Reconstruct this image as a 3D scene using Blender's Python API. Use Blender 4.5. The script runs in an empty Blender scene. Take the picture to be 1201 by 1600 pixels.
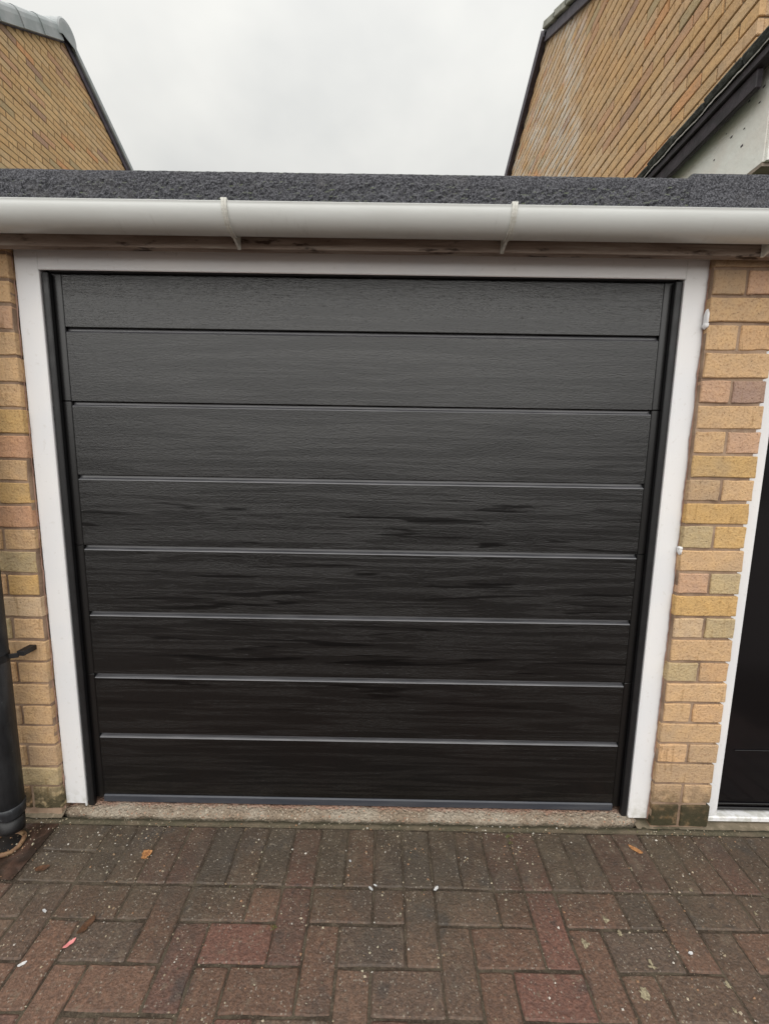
import bpy, math, random
from mathutils import Vector, Matrix, noise
S = bpy.context.scene
random.seed(7)

# ------------------------------------------------------------------ camera
F_PX, TH, YAW, ROLL = 613.8, 0.12826, -0.00259, 0.01624
CAM = Vector((1.0769, -1.2028, 1.2350))
FW = Vector((math.sin(YAW)*math.cos(TH), math.cos(YAW)*math.cos(TH), -math.sin(TH)))
R0 = Vector((math.cos(YAW), -math.sin(YAW), 0)); U0 = R0.cross(FW)
RT = math.cos(ROLL)*R0 + math.sin(ROLL)*U0
UP = -math.sin(ROLL)*R0 + math.cos(ROLL)*U0
cam = bpy.data.cameras.new('camera'); co = bpy.data.objects.new('camera', cam)
S.collection.objects.link(co); S.camera = co
co.matrix_world = Matrix(((RT.x, UP.x, -FW.x, CAM.x), (RT.y, UP.y, -FW.y, CAM.y), (RT.z, UP.z, -FW.z, CAM.z), (0, 0, 0, 1)))
cam.sensor_fit = 'VERTICAL'; cam.sensor_height = 32; cam.lens = F_PX*32/1600
cam.clip_start = 0.02; cam.clip_end = 600

def at(u, v, ax, val):
    """the point where the photograph's pixel meets the plane axis=val"""
    d = FW + (u-600.5)/F_PX*RT - (v-800)/F_PX*UP
    return CAM + d*((val-CAM[ax])/d[ax])

# ------------------------------------------------------------------ sky and sun (overcast)
SUN_EL, SUN_AZ = math.radians(50), math.radians(185)      # high, behind the viewer
w = bpy.data.worlds.new("World"); S.world = w; w.use_nodes = True
nt = w.node_tree; nt.nodes.clear()
sky = nt.nodes.new('ShaderNodeTexSky'); sky.sky_type = 'NISHITA'; sky.sun_disc = False
sky.sun_elevation = SUN_EL; sky.sun_rotation = SUN_AZ; sky.air_density = 1; sky.dust_density = 4
tc = nt.nodes.new('ShaderNodeTexCoord')
sep = nt.nodes.new('ShaderNodeSeparateXYZ'); nt.links.new(tc.outputs['Generated'], sep.inputs[0])
mp = nt.nodes.new('ShaderNodeMapping'); mp.inputs['Scale'].default_value = (1.0, 1.0, 1.6)
nt.links.new(tc.outputs['Generated'], mp.inputs[0])
cn = nt.nodes.new('ShaderNodeTexNoise'); cn.inputs['Scale'].default_value = 2.1; cn.inputs['Detail'].default_value = 5
cn.inputs['Roughness'].default_value = 0.5; nt.links.new(mp.outputs[0], cn.inputs['Vector'])
cr = nt.nodes.new('ShaderNodeValToRGB')
cr.color_ramp.elements[0].position = 0.34; cr.color_ramp.elements[0].color = (7.55, 7.6, 7.4, 1)
cr.color_ramp.elements[1].position = 0.66; cr.color_ramp.elements[1].color = (9.75, 9.65, 9.15, 1)
nt.links.new(cn.outputs['Fac'], cr.inputs[0])
# overcast luminance rises towards the zenith
ma = nt.nodes.new('ShaderNodeMath'); ma.operation = 'MAXIMUM'; ma.inputs[1].default_value = 0
nt.links.new(sep.outputs['Z'], ma.inputs[0])
mb_ = nt.nodes.new('ShaderNodeMath'); mb_.operation = 'MULTIPLY_ADD'; mb_.inputs[1].default_value = 1.0; mb_.inputs[2].default_value = 0.36
nt.links.new(ma.outputs[0], mb_.inputs[0])
vm = nt.nodes.new('ShaderNodeVectorMath'); vm.operation = 'SCALE'
nt.links.new(cr.outputs[0], vm.inputs[0]); nt.links.new(mb_.outputs[0], vm.inputs['Scale'])
mx = nt.nodes.new('ShaderNodeMix'); mx.data_type = 'RGBA'; mx.inputs['Factor'].default_value = 0.93
nt.links.new(sky.outputs[0], mx.inputs['A']); nt.links.new(vm.outputs[0], mx.inputs['B'])
bg = nt.nodes.new('ShaderNodeBackground'); bg.inputs['Strength'].default_value = 0.05
nt.links.new(mx.outputs['Result'], bg.inputs['Color'])
wo = nt.nodes.new('ShaderNodeOutputWorld'); nt.links.new(bg.outputs[0], wo.inputs[0])

sl = bpy.data.lights.new('sun', 'SUN'); sl.energy = 1.5; sl.angle = math.radians(110); sl.color = (1, .975, .94)
so = bpy.data.objects.new('sun', sl); S.collection.objects.link(so)
sd = Vector((math.sin(SUN_AZ)*math.cos(SUN_EL), math.cos(SUN_AZ)*math.cos(SUN_EL), math.sin(SUN_EL)))
so.rotation_euler = sd.to_track_quat('Z', 'Y').to_euler(); so.location = (0, -6, 8)
S.view_settings.view_transform = 'Standard'; S.view_settings.look = 'None'
S.view_settings.exposure = 1.1; S.view_settings.gamma = 1; S.view_settings.use_curve_mapping = False

# ------------------------------------------------------------------ helpers
class MB:
    def __init__(s): s.v = []; s.f = []; s.c = []; s.mi = []; s.cur = 0
    def add(s, vs, fs, col=None):
        o = len(s.v); s.v += [tuple(p) for p in vs]; s.f += [tuple(i+o for i in f) for f in fs]
        s.c += [col]*len(fs); s.mi += [s.cur]*len(fs)
    def box(s, x0, x1, y0, y1, z0, z1, b=0.0, col=None):
        s.obox(Vector(((x0+x1)/2, (y0+y1)/2, (z0+z1)/2)), Vector((x1-x0, 0, 0)), Vector((0, y1-y0, 0)), Vector((0, 0, z1-z0)), b, col)
    def obox(s, c, X, Y, Z, b=0.0, col=None):
        """box with chamfered edges; X, Y, Z are full edge vectors"""
        c = Vector(c); X, Y, Z = Vector(X), Vector(Y), Vector(Z); lx, ly, lz = X.length, Y.length, Z.length
        b = min(b, lx*.45, ly*.45, lz*.45); x, y, z = X.normalized(), Y.normalized(), Z.normalized()
        if x.cross(y).dot(z) < 0: x, lx, y, ly = y, ly, x, lx
        P = lambda a, d, e: c + x*a + y*d + z*e
        if b <= 0:
            vs = [P(i*lx/2, j*ly/2, k*lz/2) for i in (-1, 1) for j in (-1, 1) for k in (-1, 1)]
            s.add(vs, [(0,1,3,2), (4,6,7,5), (0,4,5,1), (2,3,7,6), (0,2,6,4), (1,5,7,3)], col); return
        vs = []; ix = {}
        for i in (-1, 1):
            for j in (-1, 1):
                for k in (-1, 1):
                    for a in range(3):
                        q = [i*(lx/2-b), j*(ly/2-b), k*(lz/2-b)]; q[a] += (i, j, k)[a]*b
                        ix[i, j, k, a] = len(vs); vs.append(P(*q))
        fs = []
        for a in range(3):
            o1, o2 = [t for t in range(3) if t != a]
            for sg in (-1, 1):
                q = []
                for (m, n) in ((-1,-1), (1,-1), (1,1), (-1,1)):
                    k = [0,0,0]; k[a] = sg; k[o1] = m; k[o2] = n; q.append(ix[k[0],k[1],k[2],a])
                fs.append(q)
            for m in (-1, 1):
                for n in (-1, 1):
                    k = [0,0,0]; k[o1] = m; k[o2] = n
                    k[a] = -1; A = tuple(k); k[a] = 1; B = tuple(k)
                    fs.append([ix[A+(o1,)], ix[B+(o1,)], ix[B+(o2,)], ix[A+(o2,)]])
        for i in (-1, 1):
            for j in (-1, 1):
                for k in (-1, 1): fs.append([ix[i,j,k,0], ix[i,j,k,1], ix[i,j,k,2]])
        cc = c; out = []
        for f in fs:
            pts = [vs[t] for t in f]; n = (pts[1]-pts[0]).cross(pts[2]-pts[0]); m = sum(pts, Vector())/len(pts)
            out.append(tuple(f) if n.dot(m-cc) >= 0 else tuple(reversed(f)))
        s.add(vs, out, col)
    def sweep(s, prof, p0, p1, nrm, upv, closed=True, caps=True, n=1):
        """profile [(a,b)] in (nrm, upv) swept from p0 to p1"""
        p0, p1, nrm, upv = Vector(p0), Vector(p1), Vector(nrm), Vector(upv); k = len(prof); vs = []
        for i in range(n+1):
            c = p0.lerp(p1, i/n); vs += [c + nrm*a + upv*b for a, b in prof]
        fs = []
        for i in range(n):
            for j in range(k if closed else k-1):
                a = i*k+j; b = i*k+(j+1) % k; fs.append((a, b, b+k, a+k))
        if caps and closed: fs += [tuple(range(k))[::-1], tuple(range(n*k, n*k+k))]
        s.add(vs, fs)
    def tube(s, pts, r, n=16, caps=True):
        pts = [Vector(p) for p in pts]; rs = r if isinstance(r, (list, tuple)) else [r]*len(pts); vs = []
        for i, p in enumerate(pts):
            d = (pts[min(i+1, len(pts)-1)]-pts[max(i-1, 0)]).normalized()
            a = d.orthogonal().normalized() if abs(d.z) < .9 else Vector((1, 0, 0)); a = (a - d*a.dot(d)).normalized(); b = d.cross(a)
            vs += [p + a*math.cos(t*2*math.pi/n)*rs[i] + b*math.sin(t*2*math.pi/n)*rs[i] for t in range(n)]
        fs = [(i*n+j, i*n+(j+1) % n, (i+1)*n+(j+1) % n, (i+1)*n+j) for i in range(len(pts)-1) for j in range(n)]
        if caps: fs += [tuple(range(n))[::-1], tuple(range((len(pts)-1)*n, len(pts)*n))]
        s.add(vs, fs)
    def grid(s, fn, nu, nv):
        vs = [fn(i/nu, j/nv) for j in range(nv+1) for i in range(nu+1)]
        s.add(vs, [(j*(nu+1)+i, j*(nu+1)+i+1, (j+1)*(nu+1)+i+1, (j+1)*(nu+1)+i) for j in range(nv) for i in range(nu)])
    def mesh(s, name, mats, smooth=False):
        m = bpy.data.meshes.new(name); m.from_pydata(s.v, [], s.f)
        for t in (mats if isinstance(mats, (list, tuple)) else [mats]): m.materials.append(t)
        if any(s.mi): m.polygons.foreach_set('material_index', s.mi)
        if any(c is not None for c in s.c):
            at_ = m.attributes.new('piece_colour', 'FLOAT_COLOR', 'FACE'); d = []
            for c in s.c: d += list(c or (1, 1, 1)) + [1]
            at_.data.foreach_set('color', d)
        if smooth: m.polygons.foreach_set('use_smooth', [True]*len(m.polygons))
        m.update(); return m
    def build(s, name, mats, parent=None, smooth=False, loc=None):
        return link(name, s.mesh(name, mats, smooth), parent, loc)

def link(name, data, parent=None, loc=None):
    o = bpy.data.objects.new(name, data); S.collection.objects.link(o)
    if parent: o.parent = parent
    if loc is not None: o.location = loc
    return o
def tag(o, label=None, cat=None, group=None, kind=None):
    if label: o['label'] = label
    if cat: o['category'] = cat
    if group: o['group'] = group
    if kind: o['kind'] = kind
    return o
def thing(name, loc, label, cat, group=None):
    o = link(name, None, None, loc); tag(o, label, cat, group); return o
def rnd(a, b): return a + (b-a)*random.random()

# ------------------------------------------------------------------ materials
class NM:
    def __init__(s, name):
        s.m = bpy.data.materials.new(name); s.m.use_nodes = True; s.t = s.m.node_tree; s.t.nodes.clear()
        s.out = s.n('ShaderNodeOutputMaterial'); s.b = s.n('ShaderNodeBsdfPrincipled'); s.l(s.b.outputs[0], s.out.inputs[0])
        s.pos = s.n('ShaderNodeNewGeometry').outputs['Position']
    def n(s, ty, **k):
        x = s.t.nodes.new(ty)
        for a, b in k.items(): setattr(x, a, b)
        return x
    def l(s, a, b): s.t.links.new(a, b)
    def put(s, sock, v):
        if hasattr(v, 'is_output') or isinstance(v, bpy.types.NodeSocket): s.l(v, sock)
        elif isinstance(v, tuple) and len(v) == 3 and sock.type == 'RGBA': sock.default_value = (*v, 1)
        else: sock.default_value = v
    def map(s, scale=(1,1,1), loc=(0,0,0), rot=(0,0,0), src=None):
        x = s.n('ShaderNodeMapping'); s.l(src or s.pos, x.inputs[0]); x.inputs['Scale'].default_value = scale
        x.inputs['Location'].default_value = loc; x.inputs['Rotation'].default_value = rot; return x.outputs[0]
    def noise(s, scale, detail=4, rough=.55, vec=None, dist=0):
        x = s.n('ShaderNodeTexNoise'); s.l(vec or s.pos, x.inputs['Vector']); x.inputs['Scale'].default_value = scale
        x.inputs['Detail'].default_value = detail; x.inputs['Roughness'].default_value = rough; x.inputs['Distortion'].default_value = dist
        return x.outputs['Fac']
    def vor(s, scale, vec=None, feat='F1', out='Distance', rand=1):
        x = s.n('ShaderNodeTexVoronoi'); x.feature = feat; s.l(vec or s.pos, x.inputs['Vector']); x.inputs['Scale'].default_value = scale
        x.inputs['Randomness'].default_value = rand; return x.outputs[out]
    def ramp(s, fac, a, b, c0=0.0, c1=1.0):
        x = s.n('ShaderNodeMapRange'); x.interpolation_type = 'SMOOTHSTEP'; s.l(fac, x.inputs['Value'])
        x.inputs['From Min'].default_value = a; x.inputs['From Max'].default_value = b
        x.inputs['To Min'].default_value = c0; x.inputs['To Max'].default_value = c1; return x.outputs['Result']
    def mix(s, fac, a, b, mode='MIX'):
        x = s.n('ShaderNodeMix', data_type='RGBA', blend_type=mode); s.put(x.inputs['Factor'], fac)
        s.put(x.inputs['A'], a); s.put(x.inputs['B'], b); return x.outputs['Result']
    def math(s, op, a, b=0.0):
        x = s.n('ShaderNodeMath', operation=op); s.put(x.inputs[0], a); s.put(x.inputs[1], b); return x.outputs[0]
    def xyz(s):
        x = s.n('ShaderNodeSeparateXYZ'); s.l(s.pos, x.inputs[0]); return x.outputs
    def bump(s, h, dist, strength=1.0, prev=None):
        x = s.n('ShaderNodeBump'); s.l(h, x.inputs['Height']); x.inputs['Distance'].default_value = dist
        x.inputs['Strength'].default_value = strength
        if prev: s.l(prev, x.inputs['Normal'])
        return x.outputs[0]
    def fin(s, col, rough=.8, nrm=None, spec=.5, metal=0.0):
        s.put(s.b.inputs['Base Color'], col); s.put(s.b.inputs['Roughness'], rough); s.put(s.b.inputs['Specular IOR Level'], spec)
        s.b.inputs['Metallic'].default_value = metal
        if nrm: s.l(nrm, s.b.inputs['Normal'])
        return s.m

def brick_mat(name, attr=False, grime=False, efflo=False):
    k = NM(name)
    if attr: c0 = k.n('ShaderNodeAttribute', attribute_name='piece_colour').outputs['Color']
    else: c0 = k.n('ShaderNodeObjectInfo').outputs['Color']
    n1 = k.noise(26, 5, .6); n2 = k.noise(140, 4, .6); n3 = k.noise(7, 3)
    c = k.mix(k.ramp(n1, .35, .7), c0, k.mix(1.0, c0, (1.12, 1.1, 1.02), 'MULTIPLY'))
    c = k.mix(k.ramp(n2, .5, .68, 0, .6), c, k.mix(1.0, c, (.62, .52, .45), 'MULTIPLY'))
    c = k.mix(k.ramp(n3, .5, .75, 0, .35), c, (.33, .27, .2))
    # runs and drips of rusty water and dark pits
    dr = k.noise(1, 3, .6, k.map((45, 45, 6)))
    c = k.mix(k.ramp(dr, .58, .72, 0, .45), c, (.2, .11, .04))
    pit = k.vor(95); c = k.mix(k.ramp(pit, .05, .13, .8, 0), c, (.1, .065, .04))
    if grime:
        z = k.xyz()['Z']
        g = k.math('MULTIPLY', k.ramp(k.math('ADD', z, k.math('MULTIPLY', k.noise(16, 4), .16)), .13, .26, 1, 0), k.ramp(k.noise(30, 4), .3, .52))
        c = k.mix(k.math('MULTIPLY', g, .9), c, (.035, .034, .018))
    if efflo:
        x, y, z = [k.xyz()[i] for i in 'XYZ']
        m = k.math('MULTIPLY', k.ramp(k.noise(1.15, 3, .55), .42, .56), k.ramp(y, 1.9, 3.0))
        m2 = k.ramp(k.noise(1, 4, .65, k.map((9, 5, 30))), .4, .62)
        c = k.mix(k.math('MULTIPLY', k.math('MULTIPLY', m, m2), .85), c, (.72, .69, .63))
    h = k.math('ADD', k.math('MULTIPLY', n2, .7), k.math('ADD', k.math('MULTIPLY', n1, 1.3), k.ramp(pit, .05, .14, 0, .6)))
    return k.fin(c, .88, k.bump(h, .005, .9), .25)

def mortar_mat(name, base, dark=(.1, .075, .055)):
    k = NM(name); n = k.noise(55, 5, .7); n2 = k.noise(9, 4)
    c = k.mix(k.ramp(n2, .35, .7), base, dark); c = k.mix(k.ramp(n, .5, .75, 0, .5), c, (.4, .32, .24))
    return k.fin(c, .95, k.bump(n, .004), .2)

M = {}
M['brick'] = brick_mat('yellow_brick', grime=True)
M['house_brick'] = brick_mat('house_brick')
M['house_brick_joined'] = brick_mat('house_brick_joined', attr=True)
M['stained_brick'] = brick_mat('stained_brick', efflo=True)
M['stained_brick_joined'] = brick_mat('stained_brick_joined', attr=True, efflo=True)
M['mortar'] = mortar_mat('mortar', (.38, .27, .19), (.2, .135, .095))
M['dark_mortar'] = mortar_mat('dark_mortar', (.30, .215, .135), (.2, .145, .095))
M['sealant'] = mortar_mat('reveal_mortar', (.42, .27, .21), (.24, .14, .11))

k = NM('white_upvc'); n = k.noise(3, 3); z = k.xyz()['Z']
sp = k.math('MULTIPLY', k.ramp(k.noise(60, 3), .62, .72), .35)
foot = k.math('MULTIPLY', k.ramp(z, .0, .12, 1, 0), k.ramp(k.noise(40, 4), .4, .65, 0, .5))
c = k.mix(k.ramp(n, .35, .65), (.74, .745, .76), (.79, .78, .775)); c = k.mix(sp, c, (.6, .58, .55)); c = k.mix(foot, c, (.3, .29, .2))
M['white'] = k.fin(c, k.ramp(n, .3, .7, .28, .4), k.bump(k.noise(14, 2), .0008, .4))

k = NM('gutter_upvc'); n = k.noise(1, 4, .6, k.map((2.2, 14, 14))); sp = k.vor(38)
c = k.mix(k.ramp(n, .35, .7), (.77, .80, .785), (.70, .72, .70))
c = k.mix(k.ramp(k.noise(1, 4, .7, k.map((30, 8, 8))), .58, .78, 0, .35), c, (.42, .42, .38))
c = k.mix(k.ramp(sp, .02, .07, .5, 0), c, (.8, .8, .8))
M['gutter'] = k.fin(c, .33, k.bump(k.noise(12, 3), .001, .5))

k = NM('old_clip_plastic'); n = k.noise(70, 4)
M['clip'] = k.fin(k.mix(k.ramp(n, .4, .7), (.70, .70, .65), (.58, .58, .53)), .45, None)

k = NM('mineral_roofing_felt'); n = k.noise(260, 3, .7); n2 = k.noise(11, 5, .65); v = k.vor(170)
nz = k.n('ShaderNodeSeparateXYZ'); k.l(k.n('ShaderNodeNewGeometry').outputs['Normal'], nz.inputs[0])
c = k.mix(k.ramp(n, .35, .7), (.022, .023, .029), (.15, .152, .17)); c = k.mix(k.ramp(n2, .5, .75, 0, .5), c, (.11, .105, .105))
mossy = k.math('MULTIPLY', k.ramp(nz.outputs['Z'], .25, .8), k.ramp(k.noise(30, 4), .35, .6))
c = k.mix(k.math('MULTIPLY', mossy, .8), c, (.13, .16, .07))
M['felt'] = k.fin(c, .82, k.bump(k.math('ADD', n, k.math('MULTIPLY', v, .8)), .004, .8), .35)

k = NM('weathered_fascia_timber'); n = k.noise(1, 5, .65, k.map((3.2, 30, 42)), 0.6); n2 = k.noise(1, 4, .6, k.map((9, 30, 30), (4, 1, 2)))
c = k.mix(k.ramp(n, .3, .7), (.19, .14, .11), (.37, .305, .26)); c = k.mix(k.ramp(n2, .57, .66, 0, .9), c, (.035, .02, .014))
c = k.mix(k.ramp(k.noise(1, 3, .5, k.map((5, 40, 60), (9, 9, 9))), .58, .7, 0, .6), c, (.42, .38, .33))
M['timber'] = k.fin(c, .8, k.bump(n, .003), .3)

# garage door skin: dark laminate with embossed wood grain
def door_mat(name, grain=True):
    k = NM(name)
    leather = k.noise(190, 3, .6)
    if not grain: return k.fin((.0018, .0016, .0018), .3, k.bump(leather, .0004, .4), .6)
    gr = k.noise(1, 5, .65, k.map((34, 1, 260)), 1.2)
    fine = k.noise(1, 3, .6, k.map((120, 1, 620), (3, 0, 1)), .8)
    # broad cathedral figure: slow waves of smoother skin
    blot = k.noise(1, 3, .5, k.map((2.5, 0, 44), (2.3, 0, .4), (0, math.radians(-1.5), 0)), .9)
    zz = k.xyz()['Z']
    blot = k.math('MULTIPLY', k.ramp(blot, .56, .66), k.math('MULTIPLY', k.ramp(zz, 1.2, 1.05), k.ramp(zz, .3, .5)))
    wave = k.ramp(k.noise(1, 4, .6, k.map((1.8, 0, 48), (8, 0, 3)), 1.0), .42, .58)
    h = k.math('ADD', gr, k.math('MULTIPLY', k.math('ADD', fine, leather), .5))
    x = k.n('ShaderNodeBump'); k.l(h, x.inputs['Height']); x.inputs['Distance'].default_value = .0009
    k.l(k.math('MULTIPLY', k.ramp(wave, 0, 1, .65, 1), k.ramp(blot, 0, 1, 1, .3)), x.inputs['Strength'])
    ro = k.math('ADD', k.ramp(wave, 0, 1, .17, .27), k.ramp(blot, 0, 1, 0, -.07))
    return k.fin((.0014, .0013, .0015), ro, x.outputs[0], k.math('MULTIPLY', k.ramp(blot, 0, 1, 1, .5), k.ramp(wave, 0, 1, .6, .78)))
M['door'] = door_mat('door_woodgrain'); M['door_plain'] = door_mat('door_plain', False)
k = NM('groove_ledge_sheen'); n = k.noise(1, 4, .6, k.map((7, 40, 200)))
M['ledge_sheen'] = k.fin(k.mix(k.ramp(n, .35, .7), (.055, .056, .062), (.10, .10, .108)), .3, None, .8)  # paler than the door skin: sky sheen painted into the groove edges
k = NM('black_track'); n = k.noise(30, 4)
M['track'] = k.fin((.006, .006, .007), k.ramp(n, .3, .7, .35, .5), None, .5)
k = NM('door_rail'); n = k.noise(1, 4, .6, k.map((6, 40, 60)))
M['rail'] = k.fin(k.mix(k.ramp(n, .35, .7), (.030, .034, .045), (.05, .053, .062)), .42, k.bump(n, .001), .5)
k = NM('side_door_gloss'); n = k.noise(5, 3)
M['gloss'] = k.fin((.004, .0035, .0045), .15, k.bump(n, .0006, .4), .35)

k = NM('threshold_concrete'); n = k.noise(130, 5, .75); n2 = k.noise(9, 5, .65); y = k.xyz()['Y']; z = k.xyz()['Z']
wv = k.n('ShaderNodeVectorMath', operation='ADD'); k.l(k.pos, wv.inputs[0])
wn = k.n('ShaderNodeTexNoise'); k.l(k.pos, wn.inputs['Vector']); wn.inputs['Scale'].default_value = 90
ws = k.n('ShaderNodeVectorMath', operation='SCALE'); k.l(wn.outputs['Color'], ws.inputs[0]); ws.inputs['Scale'].default_value = .008; k.l(ws.outputs[0], wv.inputs[1])
v1 = k.vor(125, wv.outputs[0], out='Color'); vd = k.vor(125, wv.outputs[0]); hs = k.n('ShaderNodeSeparateColor'); k.l(v1, hs.inputs[0])
c = k.mix(k.ramp(n2, .38, .62), (.29, .225, .165), (.40, .345, .275))
c = k.mix(k.ramp(n, .5, .7, 0, .7), c, (.15, .115, .085))
c = k.mix(k.math('MULTIPLY', k.ramp(hs.outputs[0], .5, .6), k.ramp(vd, .2, .42, .95, 0)), c, (.60, .53, .42))
c = k.mix(k.math('MULTIPLY', k.ramp(hs.outputs[1], .62, .7), k.ramp(vd, .2, .42, .8, 0)), c, (.14, .10, .075))
c = k.mix(k.math('MULTIPLY', k.ramp(hs.outputs[2], .7, .78), k.ramp(vd, .2, .42, .8, 0)), c, (.42, .22, .14))
edge = k.math('ADD', y, k.math('MULTIPLY', k.noise(24, 4), .045))
c = k.mix(k.ramp(edge, .044, .062, 0, .5), c, (.40, .19, .14))
c = k.mix(k.math('MULTIPLY', k.ramp(z, .001, .015, 1, 0), k.ramp(k.noise(30, 4), .3, .55, .4, .9)), c, (.06, .052, .034))
M['concrete'] = k.fin(c, .85, k.bump(k.math('ADD', n, k.math('MULTIPLY', vd, 1.2)), .007), .3)

def paver_mat(name, sheet=False):
    k = NM(name); y = k.xyz()['Y']
    if sheet:
        br = k.n('ShaderNodeTexBrick'); k.l(k.pos, br.inputs['Vector']); br.inputs['Scale'].default_value = 1
        br.inputs['Brick Width'].default_value = .1766; br.inputs['Row Height'].default_value = .0883; br.inputs['Mortar Size'].default_value = .002
        br.inputs['Color1'].default_value = (.09, .056, .042, 1); br.inputs['Color2'].default_value = (.06, .044, .036, 1); br.inputs['Mortar'].default_value = (.03, .024, .015, 1)
        c0 = br.outputs['Color']
    else: c0 = k.n('ShaderNodeObjectInfo').outputs['Color']
    n = k.noise(120, 5, .7); n2 = k.noise(4.5, 5, .6); n3 = k.noise(18, 4, .6); v = k.vor(210); vc = k.n('ShaderNodeSeparateColor'); k.l(k.vor(210, out='Color'), vc.inputs[0])
    c = k.mix(k.ramp(n, .38, .7), k.mix(1.0, c0, (.72, .72, .72), 'MULTIPLY'), k.mix(1.0, c0, (1.35, 1.3, 1.25), 'MULTIPLY'))
    # algae and grime, heaviest in the rows by the wall
    alg = k.ramp(k.math('ADD', y, k.math('MULTIPLY', k.math('SUBTRACT', n2, .5), .55)), -.38, -.10)
    c = k.mix(k.math('MULTIPLY', alg, .62), c, k.mix(k.ramp(n3, .4, .62), (.044, .038, .027), (.068, .059, .041)))
    c = k.mix(k.ramp(n2, .56, .72, 0, .55), c, (.062, .052, .045))
    c = k.mix(k.ramp(k.noise(9, 4), .6, .72, 0, .5), c, (.032, .03, .028))
    m5 = k.noise(38, 5, .7); c = k.mix(k.ramp(m5, .55, .68, 0, .5), c, (.16, .125, .09)); c = k.mix(k.ramp(m5, .42, .3, 0, .6), c, (.04, .034, .03))
    c = k.mix(k.ramp(k.noise(2.6, 6, .7), .53, .64, 0, .45), c, (.055, .045, .037))
    # pale aggregate showing through
    c = k.mix(k.math('MULTIPLY', k.ramp(vc.outputs[0], .88, .93), k.ramp(v, .3, .5, .8, 0)), c, (.24, .21, .17))
    h = k.math('ADD', n, k.math('ADD', k.math('MULTIPLY', n3, .5), k.math('MULTIPLY', v, .25)))
    return k.fin(c, k.ramp(n3, .3, .7, .36, .58), k.bump(h, .0035, .9), .4)
M['paver'] = paver_mat('paver_face'); M['paving_sheet'] = paver_mat('paving_beyond', True)
k = NM('joint_sand'); n = k.noise(170, 4, .7); n2 = k.noise(14, 4)
c = k.mix(k.ramp(n2, .42, .62), (.045, .034, .025), (.085, .07, .05)); c = k.mix(k.ramp(n, .45, .7, 0, .75), c, (.13, .1, .075))
M['sand'] = k.fin(c, .95, k.bump(n, .004), .2)
k = NM('haunching_mortar'); n = k.noise(90, 5, .7); n2 = k.noise(10, 4); y = k.xyz()['Y']
c = k.mix(k.ramp(n2, .38, .62), (.125, .10, .07), (.085, .075, .05)); c = k.mix(k.ramp(n, .5, .72, 0, .6), c, (.2, .165, .115))
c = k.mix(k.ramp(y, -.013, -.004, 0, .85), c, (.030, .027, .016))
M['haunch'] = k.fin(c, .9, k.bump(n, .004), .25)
M['foot'] = mortar_mat('wall_foot', (.20, .165, .12), (.08, .07, .045))
k = NM('cast_iron_paint'); n = k.noise(60, 5, .65); n2 = k.noise(1, 4, .6, k.map((30, 30, 6)))
c = k.mix(k.ramp(n2, .35, .7), (.018, .02, .024), (.05, .055, .062)); c = k.mix(k.ramp(n, .66, .74, 0, .6), c, (.3, .32, .33))
M['pipe'] = k.fin(c, .5, k.bump(n, .002), .5)
k = NM('black_clip'); M['black'] = k.fin((.008, .008, .009), .5)
k = NM('gully_clay'); n = k.noise(40, 5); M['clay'] = k.fin(k.mix(k.ramp(n, .4, .65), (.16, .085, .045), (.3, .19, .1)), .7, k.bump(n, .004))
k = NM('wet_patch'); n = k.noise(22, 5); M['wet'] = k.fin(k.mix(k.ramp(n, .4, .65), (.022, .013, .009), (.065, .036, .026)), .45, k.bump(n, .005))
def plain(name, c1, c2, rough=.7, sc=40, b=.002, spec=.4):
    k = NM(name); n = k.noise(sc, 5, .6); return k.fin(k.mix(k.ramp(n, .36, .66), c1, c2), rough, k.bump(n, b), spec)
M['verge'] = plain('grey_verge_plastic', (.30, .335, .34), (.39, .41, .42), .5, 6)
M['pale_verge'] = plain('pale_mossy_verge', (.26, .27, .23), (.4, .4, .35), .8, 14)
M['slate'] = plain('dark_roof_tile', (.045, .045, .05), (.085, .085, .09), .7, 12, .006)
M['barge'] = plain('dark_bargeboard', (.05, .04, .055), (.085, .07, .09), .6, 12)
M['porch_tile'] = plain('porch_tile', (.03, .032, .03), (.075, .08, .07), .75, 45, .01)
M['porch_board'] = plain('porch_black_board', (.012, .009, .012), (.035, .026, .034), .55, 25, .004)
k = NM('felt_lip'); M['lip'] = k.fin((.42, .4, .38), .7)
k = NM('painted_board'); n = k.noise(5, 5, .6); n2 = k.noise(30, 4, .6)
c = k.mix(k.ramp(n, .35, .65), (.82, .83, .79), (.77, .74, .69)); c = k.mix(k.ramp(n2, .62, .74, 0, .4), c, (.42, .42, .36))
M['painted'] = k.fin(c, .55, k.bump(n2, .003), .4)
M['underside'] = plain('canopy_underside', (.22, .18, .15), (.32, .27, .22), .8, 20)
M['earth'] = plain('ground_far', (.05, .042, .035), (.07, .06, .05), .9, 1.5)
M['inner'] = plain('dark_inside', (.015, .015, .015), (.02, .02, .02), .9)

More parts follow.
